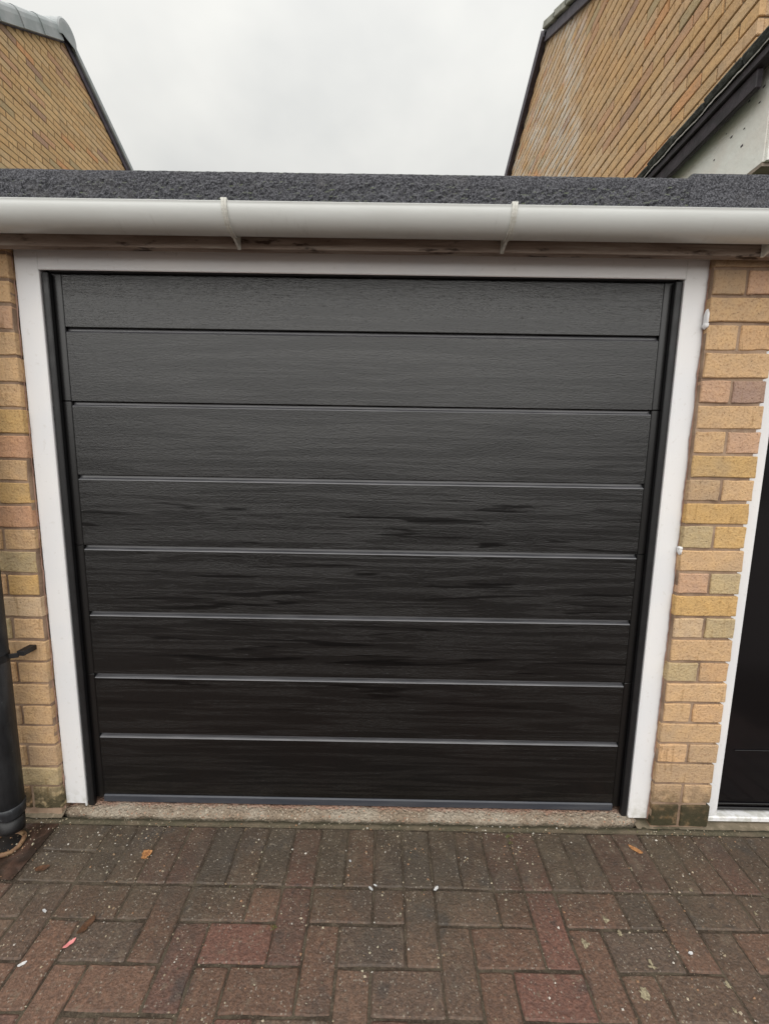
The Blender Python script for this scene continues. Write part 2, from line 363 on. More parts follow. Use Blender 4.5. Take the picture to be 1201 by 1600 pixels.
# ------------------------------------------------------------------ ground
P = .0883; SL = .0621; XS0 = .5302; Y1 = -.1962          # paver pitch, fall, first joint column, first long joint
def gz(y): return SL*max(y, -3.0)
g = MB(); R_ = 250
g.add([(-R_, -R_, -.19), (R_, -R_, -.19), (R_, R_, -.19), (-R_, R_, -.19)], [(0,1,2,3)])
tag(g.build('ground', M['earth']), 'bare dull ground stretching away all round the garage court', kind='structure')
g = MB()
g.cur = 0; g.add([(-3, .0, gz(0)-.0032), (5, .0, gz(0)-.0032), (5, -1.12, gz(-1.12)-.0032), (-3, -1.12, gz(-1.12)-.0032)], [(0,3,2,1)])
g.cur = 1; g.add([(-14, -1.12, gz(-1.12)-.002), (16, -1.12, gz(-1.12)-.002), (16, -3, gz(-3)), (-14, -3, gz(-3)), (-14, -14, gz(-3)), (16, -14, gz(-3))], [(0,3,2,1), (3,4,5,2)])
g.add([(-14, 0, gz(0)-.002), (-3, 0, gz(0)-.002), (-3, -1.12, gz(-1.12)-.002), (-14, -1.12, gz(-1.12)-.002)], [(0,3,2,1)])
g.add([(5, 0, gz(0)-.002), (16, 0, gz(0)-.002), (16, -1.12, gz(-1.12)-.002), (5, -1.12, gz(-1.12)-.002)], [(0,3,2,1)])
drive = tag(g.build('driveway', [M['sand'], M['paving_sheet']]), 'damp reddish brown block paving laid in herringbone before the garage door', kind='structure')

def block_mesh(L, W, H, b, jit, n_long, seed, name, mat, gap_long=0):
    """a piece with a slightly chipped, chamfered face; face towards +Z, centre at the origin of the face, no back"""
    rs = random.Random(seed); pts = []
    cs = [(-L/2, -W/2), (L/2, -W/2), (L/2, W/2), (-L/2, W/2)]; cut = min(L, W)*.045
    for e in range(4):
        a = Vector(cs[e]); c = Vector(cs[(e+1) % 4]); d = (c-a).normalized(); ln = (c-a).length
        m = n_long if ln > min(L, W)*1.3 else max(1, n_long//2)
        ts = [cut/ln] + [(i+1+rs.uniform(-.25, .25))/(m+1) for i in range(m)] + [1-cut/ln]
        nrm = Vector((-d.y, d.x))
        for i, t in enumerate(ts):
            pts.append(a + d*ln*t + nrm*abs(rs.gauss(0, jit)))
    k = len(pts); vs = [(p.x, p.y, -H) for p in pts] + [(p.x, p.y, -b*rs.uniform(.7, 1.3)) for p in pts]
    vs += [(p.x - math.copysign(b, p.x)*min(1, abs(p.x)/(L/2)*1.02), p.y - math.copysign(b, p.y)*min(1, abs(p.y)/(W/2)*1.02), rs.uniform(-.25, .05)*b*.5) for p in pts]
    fs = [(i, (i+1) % k, k+(i+1) % k, k+i) for i in range(k)] + [(k+i, k+(i+1) % k, 2*k+(i+1) % k, 2*k+i) for i in range(k)] + [tuple(range(2*k, 3*k))]
    m = bpy.data.meshes.new(name); m.from_pydata(vs, [], fs); m.materials.append(mat); m.update(); return m

PJ = .0030
PM2 = [block_mesh(2*P-PJ, P-PJ, .05, .0035, .0012, 3, s, 'paver', M['paver']) for s in range(8)]
PM1 = [block_mesh(P-PJ, P-PJ, .05, .0035, .0012, 2, 50+s, 'paver', M['paver']) for s in range(5)]
PCOL = [(.112, .069, .048), (.104, .068, .048), (.116, .068, .047), (.096, .064, .047), (.104, .070, .050), (.092, .065, .049), (.124, .072, .050), (.128, .064, .048), (.112, .062, .047)]
tilt = math.atan(SL)
def paver(cx, cy, vert, half=False):
    o = link('paver', random.choice(PM1 if half else PM2), drive)
    o.matrix_local = Matrix.Translation((cx+rnd(-.0008, .0008), cy+rnd(-.0008, .0008), gz(cy)+rnd(-.0011, .0013))) @ Matrix.Rotation(tilt+rnd(-.006, .006), 4, 'X') @ \
        Matrix.Rotation(rnd(-.008, .008), 4, 'Y') @ Matrix.Rotation((math.pi/2 if vert else 0)+random.choice((0, math.pi))+rnd(-.006, .006), 4, 'Z')
    c = random.choice(PCOL); s_ = rnd(.94, 1.16); o.color = (c[0]*s_, c[1]*s_, c[2]*s_, 1)
X = lambda i: XS0 + (i+.5)*P
for i in range(-4, 26): paver(X(i), Y1+P, True)
for j in range(2): paver(XS0-5*P, Y1+P*(.5+j), False)
for r in range(0, 9):
    yc = Y1 - (r+.5)*P
    for c in range(-16, 27):
        t = (c-r-3) % 4
        if t == 0: paver(X(c), yc-P/2, True) if r < 8 else paver(X(c), yc, False, True)
        elif t == 1: paver(X(c)+P/2, yc, False)
        elif t == 3 and r == 0: paver(X(c), yc, False, True)

# mortar haunching strip between the threshold and the pavers
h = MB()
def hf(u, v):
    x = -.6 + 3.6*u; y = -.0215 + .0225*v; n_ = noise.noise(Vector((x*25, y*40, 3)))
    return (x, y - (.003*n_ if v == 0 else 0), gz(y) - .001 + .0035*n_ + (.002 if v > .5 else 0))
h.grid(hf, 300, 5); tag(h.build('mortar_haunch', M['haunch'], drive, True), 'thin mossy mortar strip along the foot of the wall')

# ------------------------------------------------------------------ garage
garage = thing('garage', (1.0, 2.5, 0), 'flat roofed yellow brick garage with wide black ribbed door in white frame', 'garage')
garage_loc = Vector((1.0, 2.5, 0))
def gp(o): o.parent = garage; o.matrix_parent_inverse = Matrix.Translation(-garage_loc); return o

# brick piers
BH = .01
STR = [block_mesh(.2, .066, .05, .0024, .0014, 3, 100+s, 'brick', M['brick']) for s in range(7)]
HDR = [block_mesh(.095, .066, .05, .0024, .0014, 2, 200+s, 'brick', M['brick']) for s in range(7)]
TOW = Matrix(((1,0,0,0), (0,0,-1,0), (0,1,0,0), (0,0,0,1)))     # face +Z -> towards -Y
def wall_brick(par, x0, x1, z0, z1, col, y=0.0):
    w_ = x1-x0; hh = z1-z0; st = w_ > .14
    o = link('brick', random.choice(STR if st else HDR), par)
    fl = Matrix.Rotation(random.choice((0, math.pi)), 4, 'Z')
    o.matrix_local = Matrix.Translation(((x0+x1)/2, y+rnd(-.0018, .0015), (z0+z1)/2)) @ Matrix.Rotation(rnd(-.006, .006), 4, 'Y') @ Matrix.Rotation(rnd(-.008, .008), 4, 'X') @ TOW @ fl @ Matrix.Diagonal((w_/(.2 if st else .095), hh/.066, 1, 1))
    s_ = rnd(.94, 1.06); t_ = C['tan']; q = .12 if col != C['dk'] else 0; o.color = (*[(col[e]*(1-q)+t_[e]*q)*s_ for e in range(3)], 1)
C = dict(tan=(.55, .37, .215), pale=(.56, .415, .275), pink=(.53, .34, .235), yel=(.53, .35, .155), och=(.55, .355, .15), pur=(.33, .225, .19),
         grn=(.44, .35, .21), org=(.56, .36, .205), brn=(.43, .30, .19), dk=(.17, .115, .065), sal=(.50, .285, .18))
# right pier: pixel rows of the bed joints, then the bricks of each course
rows = [419, 462, 505, 549, 592.5, 631.5, 672, 710, 748, 785, 820.6, 858.6, 894.7, 929.7, 964.5, 998.5, 1034.6, 1066.6, 1098.5, 1130, 1162, 1192.7, 1225.4, 1257, 1288]
cols = [('brn', 'pink'), ('tan',), ('tan', 'org'), ('tan',), ('pink', 'pur'), ('tan',), ('tan', 'pink'), ('yel',), ('brn', 'tan'), ('och',), ('grn', 'yel'), ('tan',),
        ('pink', 'grn'), ('och',), ('pale', 'grn'), ('tan',), ('grn', 'org'), ('tan',), ('tan', 'org'), ('tan',), ('org', 'brn'), ('brn',), ('brn', 'brn'), ('dk', 'dk')]
zr = [at(1140 - (v-419)*.1, v, 1, 0.0).z for v in rows]
dz = zr[0]-zr[1]; zr = [zr[0]+dz*.98] + zr; cols = [('brn', )] + cols; zr[-1] = .004
PX0, PX1 = 2.001, 2.1985
rp = MB(); rp.box(2.003, 2.185, .0045, .1, 0, 1.9); rp.box(2.0, 3.6, .1, .2, 0, 1.9)
rpo = gp(rp.build('brick_pier', M['mortar']))
rpo['label'] = 'narrow brick pier between the garage door and the black side door'
for i in range(len(cols)):
    zt_, zb_ = zr[i], zr[i+1]; t = .0034
    e0, e1 = PX0 + rnd(-.002, .003), PX1 + rnd(-.004, .002)
    if len(cols[i]) == 1: wall_brick(rpo, e0, e1, zb_+t, zt_-t, C[cols[i][0]])
    else:
        m_ = (PX0+PX1)/2 + rnd(-.006, .002); wall_brick(rpo, e0, m_-.0038, zb_+t, zt_-t, C[cols[i][0]]); wall_brick(rpo, m_+.0038, e1, zb_+t, zt_-t, C[cols[i][1]])
# left pier
rows = [436, 475, 516, 556.5, 598, 638, 679, 717.5, 753, 789, 826, 861, 897, 932, 966, 1001, 1034.6, 1068, 1102.6, 1134.6, 1165, 1199, 1229, 1259]
zl = [at(10+(v-436)*.1, v, 1, 0.0).z for v in rows]; zl = [zl[0]+2*dz, zl[0]+dz] + zl; zl[-1] = .028
lp = MB(); lp.box(-3.0, -.021, .0045, .1, 0, 1.86); lpo = gp(lp.build('brick_pier', M['mortar']))
lpo['label'] = 'brick pier beside the drainpipe'
lc = ['tan', 'tan', 'tan', 'pink', 'tan', 'tan', 'tan', 'yel', 'sal', 'tan', 'yel', 'sal', 'tan', 'grn', 'och', 'pale', 'tan', 'tan', 'tan', 'tan', 'tan', 'tan', 'brn', 'grn', 'grn']
oth = ['tan', 'pale', 'org', 'brn', 'yel', 'grn']
for i in range(len(zl)-1):
    zt_, zb_ = zl[i], zl[i+1]; t = .0033; x = -.0185 + rnd(-.003, .003); j = 0
    if zt_ > 1.84: zt_ = 1.84
    while x > -.75:
        wd = .095 if (i % 2 == 0 and j == 0) else .2
        wall_brick(lpo, x-wd, x, zb_+t, zt_-t, C[lc[i] if j == 0 else random.choice(oth)]); x -= wd+.0075; j += 1

# rough mortar reveal between the bricks and the frame, both sides
for (xa, nm) in ((-.0205, 0), (2.0, 1)):
    r_ = MB()
    def rf(u, v, xa=xa, nm=nm):
        z_ = 0.02 + 1.8*v; j = noise.noise(Vector((z_*40, nm*9, 1)))*.003 + noise.noise(Vector((z_*11, nm*9, 4)))*.004
        return (xa + (.001 if nm == 0 else -.001) + (.004 if nm == 0 else .007)*u + (j if u in (0, 1) else 0), .0165 + .0015*noise.noise(Vector((z_*60, u*3, 7))), z_)
    if nm == 0: rf0 = rf; 
    r_.grid(rf, 2, 260); gp(r_.build('mortar_reveal', M['sealant']))
# white filler that squeezed out past the frame edge
for (zc_, hz, wx) in ((1.662, .026, .0048), (1.642, .009, .0070), (.972, .013, .0050), (.980, .006, .0062)):
    r_ = MB(); nu, nv = 12, 8; vs = []
    for b_ in range(nv+1):
        for a in range(nu):
            th_ = math.pi*b_/nv; ph = 2*math.pi*a/nu; d = Vector((math.sin(th_)*math.cos(ph), math.sin(th_)*math.sin(ph), math.cos(th_)))
            q = 1 + .35*noise.noise(d*2.2 + Vector((zc_*30, 0, 0)))
            vs.append((1.9995 + d.x*wx*q, .008 + d.y*.0098*q, zc_ + d.z*hz*q))
    r_.add(vs, [(b_*nu+a, (b_+1)*nu+a, (b_+1)*nu+(a+1) % nu, b_*nu+(a+1) % nu) for b_ in range(nv) for a in range(nu)])
    gp(r_.build('filler', M['white'], None, True))

# white door surround
fr = MB(); fr.box(1.0, 1.01, .05, .06, 1.79, 1.80); 
surround = gp(link('door_surround', None)); surround.name = 'door_surround'
FX0, FX1, IX0, IX1, FZ, IZ0, IZ1 = -.0165, 2.0065, .0570, 1.9330, 1.8345, 1.7755, 1.7705
def sp(name, mb, mat, smooth=False): return mb.build(name, mat, surround, smooth)
m_ = MB(); m_.box(FX0, IX0-.0045, .02, .075, .036, FZ, .002); sp('jamb', m_, M['white'])
m_ = MB(); m_.box(IX1+.0045, FX1, .02, .075, .018, FZ, .002); sp('jamb', m_, M['white'])
m_ = MB(); m_.obox(((IX0+IX1)/2, .0225, (IZ0+IZ1)/2+(FZ-(IZ0+IZ1)/2)/2+.001), ((IX1-IX0)+.008, 0, 0), (0, .006, 0), (0, 0, FZ-(IZ0+IZ1)/2), .002); sp('head', m_, M['white'])
for (a, b_) in ((IX0-.005, IX0), (IX1, IX1+.005)):
    m_ = MB(); m_.box(a, b_, .0165, .0232 if a > 1 else .0232, .03, IZ1-.0005, .0012); sp('edge_bead', m_, M['white'])

# garage door
door = gp(link('garage_door', None))
door['label'] = 'black woodgrain sectional door with eight wide ribs'
DX0, DX1 = .1040, 1.8890; DY = .040
joints = [1.622, 1.404, 1.1775, .9505, .7275, .508, .289]
tops = [1.815] + joints; bots = joints + [.0565]
for i in range(8):
    zt_, zb_ = tops[i], bots[i]; m_ = MB()
    # profile (depth, height): chamfer up into the groove, flat face, undercut lip at the foot
    pr = []
    if i > 0: pr += [(.020, zt_-.0015), (.0105, zt_-.0015), (.0095, zt_-.0085), (.0015, zt_-.0135), (0, zt_-.0160)]
    else: pr += [(.020, zt_), (0, zt_)]
    if i < 7: pr += [(0, zb_+.0012), (.001, zb_), (.020, zb_)]
    else: pr += [(0, zb_), (.020, zb_)]
    m_.sweep([(a, z_) for a, z_ in pr], (DX0, DY, 0), (DX1, DY, 0), (0, 1, 0), (0, 0, 1))
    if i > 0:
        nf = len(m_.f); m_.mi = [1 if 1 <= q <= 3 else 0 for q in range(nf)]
    m_.build('door_panel', [M['door'], M['ledge_sheen']], door)
for (a, b_) in ((.0600, DX0-.0012), (DX1+.0012, 1.9300)):
    for i in range(4):
        zt_ = [1.815, joints[1], joints[3], joints[5]][i]; zb_ = [joints[1], joints[3], joints[5], .044][i]
        m_ = MB(); m_.box(a, b_, DY-.0015, DY+.02, zb_+.0008, zt_-.0008, .0012); m_.build('end_stile', M['door_plain'], door)
m_ = MB(); m_.sweep([(-.006, 0.033), (.02, .033), (.02, .0562), (-.001, .0562), (-.005, .053)], (.105, DY, -.0), (1.888, DY, -.0), (0, 1, 0), (0, 0, 1))
m_.build('bottom_rail', M['rail'], door)
m_ = MB(); m_.box(.106, 1.886, DY+.001, DY+.02, .018, .0325, .002); m_.build('rubber_seal', M['black'], door)
for (a, b_) in ((.0574, .0770), (1.9135, 1.9328)):
    m_ = MB(); m_.box(a, b_, .0235, .0385, .02, IZ1-.001, .002); m_.build('side_track', M['track'], door)
m_ = MB(); m_.box(.0775, 1.913, .0265, .0385, 1.7715, 1.80, .001); m_.build('head_track', M['track'], door)
m_ = MB(); m_.box(.02, 1.975, .11, .13, .0, 1.83); gp(m_.build('door_backing', M['inner']))

# threshold
m_ = MB()
prof = [(-.003, -.01), (-.001, .011), (.003, .0195), (.014, .0245), (.035, .0265), (.075, .0225), (.12, .0225)]
def sf(u, v):
    x = -.02 + 1.985*u; t = v*(len(prof)-1); i = min(int(t), len(prof)-2); a = prof[i]; b_ = prof[i+1]; q = t-i
    y = a[0]+(b_[0]-a[0])*q; z_ = a[1]+(b_[1]-a[1])*q
    e = min(1, min(u*60, (1-u)*34))
    n1_ = noise.noise(Vector((x*13, y*20, 0))); n2_ = noise.noise(Vector((x*70, y*70, 5)))
    # the ends fall away and the front edge wanders
    y += .007*n1_*(1-v) + .002*n2_ + (1-e)*.02*(1-v)
    return (x, y, z_*(.5+.5*e) + .0025*n1_ + .0022*n2_)
m_.grid(sf, 420, 18); o = gp(m_.build('threshold', M['concrete'], None, True)); o['label'] = 'worn concrete threshold with exposed aggregate'
m_ = MB()
def lf(u, v):
    x = -.8+.785*u; y = -.006 + .03*v; return (x, y, .004 + .018*v + .004*noise.noise(Vector((x*30, y*30, 1))))
m_.grid(lf, 90, 6); gp(m_.build('wall_foot_mortar', M['foot'], None, True))
m_ = MB()
def lf2(u, v):
    x = 1.955+1.6*u; y = -.004 + .05*v; return (x, y, .0025 + .005*v + .003*noise.noise(Vector((x*30, y*30, 2))))
m_.grid(lf2, 160, 6); gp(m_.build('wall_foot_mortar', M['foot'], None, True))

# fascia, gutter, felt roof
fz0 = at(600, 392, 1, -.04).z
m_ = MB(); m_.box(-1.2, 3.6, -.04, -.018, fz0, 1.93, .0015); o = gp(m_.build('fascia', M['timber'])); o['label'] = 'weathered brown timber fascia board under the gutter'
m_ = MB(); m_.box(-1.2, 3.6, -.0178, .2, fz0+.028, fz0+.05); gp(m_.build('soffit', M['timber']))
GY, GZ, GR = -.090, 1.8692, .0495
def gut_prof(r, t, a0=0, a1=180, n=22):
    out = [(-r*math.cos(math.radians(a0+(a1-a0)*i/n)), -r*math.sin(math.radians(a0+(a1-a0)*i/n))) for i in range(n+1)]
    inn = [(p[0]*(r-t)/r, p[1]*(r-t)/r) for p in out]
    return out + inn[::-1]
gutter = gp(link('gutter', None)); gutter['label'] = 'half round white plastic gutter along the roof edge'
pr = gut_prof(GR, .0022); pr = [(-GR-.0012, .001)] + pr        # rolled front lip
m_ = MB(); m_.sweep(pr, (-1.2, GY, GZ), (3.6, GY, GZ), (0, 1, 0), (0, 0, 1), n=40); m_.build('channel', M['gutter'], gutter, True)
m_ = MB(); m_.tube([(-1.2, GY-GR+.0015, GZ), (3.6, GY-GR+.0015, GZ)], .0019, 10); m_.build('front_lip', M['gutter'], gutter, True)
for bx in (-.05, .664, 1.384, 2.095, 2.81):
    m_ = MB(); r0, r1 = GR+.0008, GR+.0045; n_ = 20; vs = []
    for i in range(n_+1):
        a = math.radians(-6+ 168*i/n_)
        for (xx, rr) in ((-.0068, r0), (-.0068, r1-.001), (-.0055, r1), (-.002, r1-.0004), (0, r1+.0012), (.002, r1-.0004), (.0055, r1), (.0068, r1-.001), (.0068, r0)):
            vs.append((bx+xx, GY-rr*math.cos(a), GZ-rr*math.sin(a)))
    k_ = 9; fs = [(i*k_+j, i*k_+(j+1) % k_, (i+1)*k_+(j+1) % k_, (i+1)*k_+j) for i in range(n_) for j in range(k_)] + [tuple(range(k_)), tuple(range(n_*k_, n_*k_+k_))[::-1]]
    m_.add(vs, fs); m_.box(bx-.008, bx+.008, GY-GR-.004, GY-GR+.010, GZ+.001, GZ+.0065, .001)
    br_ = m_.build('gutter_bracket', M['clip'], gutter)
    # back plate with a tapered gusset running from the strap down the fascia
    m_.v.clear(); m_.f.clear(); m_.c.clear(); m_.mi.clear()
    m_.box(bx-.0045, bx+.0045, -.045, -.0402, fz0-.004, 1.875, .001)
    gy = [(-.0445, fz0-.004), (-.0445, GZ-.01), (GY+GR*.5, GZ-GR*.9), (GY+GR*.05, GZ-GR-.003)]
    vs = [(bx+s_*.0028, y_, z_) for s_ in (-1, 1) for y_, z_ in gy]
    m_.add(vs, [(0,1,2,3), (7,6,5,4), (0,3,7,4), (3,2,6,7), (2,1,5,6), (1,0,4,5)])
    m_.build('gutter_bracket', M['clip'], gutter)

m_ = MB()
FZT = at(560, 266, 1, -.056).z - .002
def ff(u, v):
    x = -1.2 + 4.8*u
    lap = 1.0 if x > 1.868 else 0.0
    top = FZT - .002 + .0007*noise.noise(Vector((x*5, 0, 0))) + (.009 if lap else 0)
    seq = [(-.056, 1.852), (-.056, top-.012), (-.0545, top-.003), (-.046, top), (.05, top-.004), (.10, top-.055)]
    if v <= .72: q = v/.72; y = seq[0][0]; z_ = seq[0][1]+(seq[1][1]-seq[0][1])*q
    else:
        t = (v-.72)/.28*4; i = min(int(t), 3); q = t-i; a = seq[i+1]; b_ = seq[i+2]; y = a[0]+(b_[0]-a[0])*q; z_ = a[1]+(b_[1]-a[1])*q
    rough = .35 if x > 1.868 else 1.0
    p = Vector((x, y, z_)); d = noise.fractal(Vector((p.x*95, p.y*60, p.z*130)), 1.0, 2.0, 2)*.0048*rough + noise.noise(p*22)*.0010; d *= (1 if v < .62 else .22)
    return (x, y - d - (.004 if lap else 0), z_ + (.3*d if v > .7 else 0))
m_.grid(ff, 1150, 34); o = gp(m_.build('felt_edge', M['felt'], None, False)); o['label'] = 'crinkled dark mineral felt turned over the roof edge'
m_ = MB(); m_.box(-1.2, 3.6, .0, 5.2, 1.90, FZT-.045); gp(m_.build('roof', M['felt']))
m_ = MB(); m_.box(-3.0, -1.2, -.05, 5.2, 1.86, FZT); gp(m_.build('roof', M['felt']))
m_ = MB(); m_.box(-3.0, -2.85, .1, 5.1, -.2, 1.895); m_.box(3.5, 3.6, .2, 5.1, -.2, 1.895); m_.box(-3.0, 3.6, 5.1, 5.2, -.2, 1.895); gp(m_.build('rear_wall', M['dark_mortar']))

# side door at the right
sdr = gp(link('side_door', None)); sdr['label'] = 'second black door in a white frame at the right edge'
SX0, SX1 = 2.194, 2.249
m_ = MB(); m_.box(SX0, SX1-.008, .022, .09, .031, 1.80, .002); m_.build('frame_jamb', M['white'], sdr)
m_ = MB(); m_.box(SX1-.0075, SX1, .028, .09, .031, 1.80, .0015); m_.build('frame_jamb', M['white'], sdr)
m_ = MB(); m_.box(SX0, 3.2, .018, .09, .012, .0305, .003); m_.build('frame_sill', M['white'], sdr)
m_ = MB(); m_.box(SX1+.0005, 3.2, .022, .09, 1.75, 1.80, .002); m_.build('frame_head', M['white'], sdr)
m_ = MB(); m_.box(SX1+.001, 3.15, .05, .085, .0335, 1.745, .002); m_.build('door_leaf', M['gloss'], sdr)
m_ = MB(); m_.box(SX1+.006, 3.14, .040, .0495, .037, .048, .0015); m_.box(SX1+.006, 3.14, .044, .0495, .052, .06, .0015); m_.build('weather_bar', M['gloss'], sdr)
m_ = MB(); m_.box(2.30, 3.1, .0465, .0495, .26, .2625, .0008); m_.build('panel_moulding', M['gloss'], sdr)

# drainpipe
dp = gp(link('drainpipe', None)); dp['label'] = 'black cast iron drainpipe at the left edge ending above a gully'
cx_, cy_ = -.121, -.068
m_ = MB(); m_.tube([(cx_+.006, cy_, 1.80), (cx_, cy_, .0985)], .0365, 28); m_.build('pipe', M['pipe'], dp, True)
m_ = MB(); m_.tube([(cx_, cy_, .120), (cx_, cy_, .117), (cx_, cy_, .104), (cx_, cy_, .101), (cx_, cy_, .084), (cx_, cy_, .081)], [.0368, .0390, .0390, .0372, .0372, .035], 28); m_.build('pipe_socket', M['pipe'], dp, True)
m_ = MB(); m_.tube([(cx_, cy_, .07), (cx_, cy_, .04), (cx_, cy_-.003, .026)], [.033, .0325, .033], 20); m_.build('pipe_shoe', M['black'], dp, True)
zc = at(20, 1022, 1, -.04).z
m_ = MB(); m_.tube([(cx_, cy_, zc-.012), (cx_, cy_, zc+.012)], .0395, 28); m_.obox((-.0795, -.052, zc), (.032, .014, 0), (-.002, .005, 0), (0, 0, .015), .001)
m_.box(-.0665, -.044, -.0475, -.002, zc-.002, zc+.014, .001); m_.build('pipe_clip', M['black'], dp)

# gully below the pipe: clay collar set in a wet hollow
gl = thing('gully', (-.125, -.11, 0), 'small clay gully collar in a wet reddish hollow under the drainpipe', 'gully')
m_ = MB()
def gf(u, v):
    x = -.46+.45*u; y = -.0225-.172*v; d = math.hypot(x+.125, y+.085)
    return (x+.125, y+.11, gz(y) + .001 + .002*noise.noise(Vector((x*40, y*40, 0))) - .016*max(0, 1-d/.07))
m_.grid(gf, 50, 24)
m_.build('wet_surround', M['wet'], gl, True)
m_ = MB(); pts = []
for i in range(33):
    a = 2*math.pi*i/32; pts.append((.0+.047*math.cos(a), .018+.042*math.sin(a), .002-.006+.003*math.sin(a*3)))
m_.tube(pts, .0065, 8, False); m_.build('clay_collar', M['clay'], gl, True)
m_ = MB(); n_ = 24
m_.add([(.04*math.cos(2*math.pi*i/n_), .018+.036*math.sin(2*math.pi*i/n_), -.006) for i in range(n_)], [tuple(range(n_))]); m_.build('water', M['black'], gl)

# ------------------------------------------------------------------ houses behind
def house_palette(rs, which):
    t = rs.random()
    base = [(.62, .43, .235), (.64, .45, .25), (.60, .41, .225), (.62, .415, .22), (.63, .455, .27)]
    if which == 'r': base = [(.63, .43, .245), (.64, .42, .225), (.61, .42, .26), (.64, .45, .27), (.62, .41, .23)]
    c = rs.choice(base)
    if t < .035: c = (.44, .29, .21)
    elif t < .10: c = (.56, .35, .22)
    elif t < .15: c = (.50, .39, .24)
    elif t < .19: c = (.64, .36, .19)
    s_ = rs.uniform(.92, 1.05); return (c[0]*s_, c[1]*s_, c[2]*s_)

def gable(parent, xg, sgn, y0, y1, top, low, mat, matj, wh, ref_z, ref_y, maxn=300):
    """bricks of a gable wall on the plane x=xg facing sgn*x; every course follows the bond, cut to the verge"""
    rs = random.Random(xg); L, H, J = .215, .065, .01; pieces = []
    BX = {}
    def bm(l):
        key = round(l, 3)
        if key not in BX:
            q = MB(); q.obox((0, 0, 0), (.03, 0, 0), (0, l, 0), (0, 0, H), .003); BX[key] = q.mesh('brick', mat)
        return BX[key]
    kz0 = int((1.9-ref_z)/.075)-1
    for kz in range(kz0, 90):
        z_ = ref_z + kz*.075 + .0325
        off = (kz % 2)*.1125; n0 = int((y0-ref_y)/.225)-2
        for n_ in range(n0, 80):
            a = ref_y + n_*.225 + off; b_ = a+L
            if b_ < y0+.01 or a > y1: continue
            a = max(a, y0); b_ = min(b_, y1)
            # cut to the verge
            while b_-a > .05 and top(b_) < z_+.03: b_ -= .03
            while b_-a > .05 and top(a) < z_+.03: a += .03
            if top((a+b_)/2) < z_+.03 or b_-a <= .05: continue
            c_ = (a+b_)/2
            if z_ < low(c_): continue
            pieces.append((c_, z_, b_-a))
    pieces.sort(key=lambda p: (p[0]+1.2)**2 + (p[1]-1.2)**2)
    j = MB()
    for i, (c_, z_, l_) in enumerate(pieces):
        col = house_palette(rs, wh); p = (xg - sgn*.015 + sgn*rs.uniform(-.002, .002), c_, z_)
        if i < maxn:
            o = link('brick', bm(l_), parent, p); o.color = (*col, 1)
        else: j.obox(p, (.03, 0, 0), (0, l_, 0), (0, 0, H), .003, col)
    if j.v: tag(j.build('brick_courses', matj, parent), kind='stuff')
    return len(pieces)

def sight(y): return 1.235 + (y+1.2)*.668          # line of sight over the felt edge

# left house
LX = -3.2; LP = (4.62, 6.66); s1, s2 = .72, .645
ltop = lambda y: (LP[1]-(LP[0]-y)*s1 if y < LP[0] else LP[1]-(y-LP[0])*s2) - .03
lh = thing('brick_house', (-5.5, 4.6, 0), 'buff brick gable end with grey rounded verge caps, left of the garage', 'house')
def lpn(mb, name, mat, smooth=False):
    o = mb.build(name, mat, lh, smooth); o.matrix_parent_inverse = Matrix.Translation((5.5, -4.6, 0)); return o
def prism(mb, poly, x0, x1):
    n_ = len(poly); vs = [(x0, y, z) for y, z in poly] + [(x1, y, z) for y, z in poly]
    mb.add(vs, [tuple(range(n_)), tuple(range(n_, 2*n_))[::-1]] + [(i, i+n_, (i+1) % n_+n_, (i+1) % n_) for i in range(n_)])
yl0, yl1 = 1.0, 8.3
m_ = MB(); prism(m_, [(yl0, -.2), (yl1, -.2), (yl1, ltop(yl1)), (LP[0], ltop(LP[0])), (yl0, ltop(yl0))], -8.5, LX-.008); w_ = lpn(m_, 'gable_wall', M['dark_mortar'])
# bricks hang under the wall: thing > wall > brick
w_.matrix_parent_inverse = Matrix.Translation((5.5, -4.6, 0))
nl = gable(w_, LX, 1, yl0, yl1, ltop, lambda y: sight(y)-.45, M['house_brick'], M['house_brick_joined'], 'l', 6.0, .07)
def slope_pt(pk, s_, y): return pk[1] - abs(y-pk[0])*s_
def slab(fn, name, pk, s_, ya, yb, x0, x1, z0, z1, mat, b=.0):
    """board lying along a roof slope from ya to yb; z0..z1 measured from the slope line"""
    A = Vector((0, ya, slope_pt(pk, s_, ya))); B = Vector((0, yb, slope_pt(pk, s_, yb))); d = B-A; nn = Vector((0, -d.z, d.y)).normalized(); nn = nn if nn.z > 0 else -nn
    c_ = (A+B)/2 + nn*(z0+z1)/2; c_.x = (x0+x1)/2
    m_ = MB(); m_.obox(c_, (x1-x0, 0, 0), d, nn*(z1-z0), b); return fn(m_, name, mat)
slab(lpn, 'roof_slope', LP, s1, .7, LP[0], -8.6, LX+.02, .01, .06, M['slate'])
slab(lpn, 'roof_slope', LP, s2, LP[0], 8.5, -8.6, LX+.02, .01, .06, M['slate'])
slab(lpn, 'bargeboard', LP, s1, .7, LP[0]-.03, LX+.002, LX+.022, -.085, .0, M['barge'])
slab(lpn, 'bargeboard', LP, s2, LP[0]+.03, 8.5, LX+.002, LX+.022, -.09, .0, M['barge'])
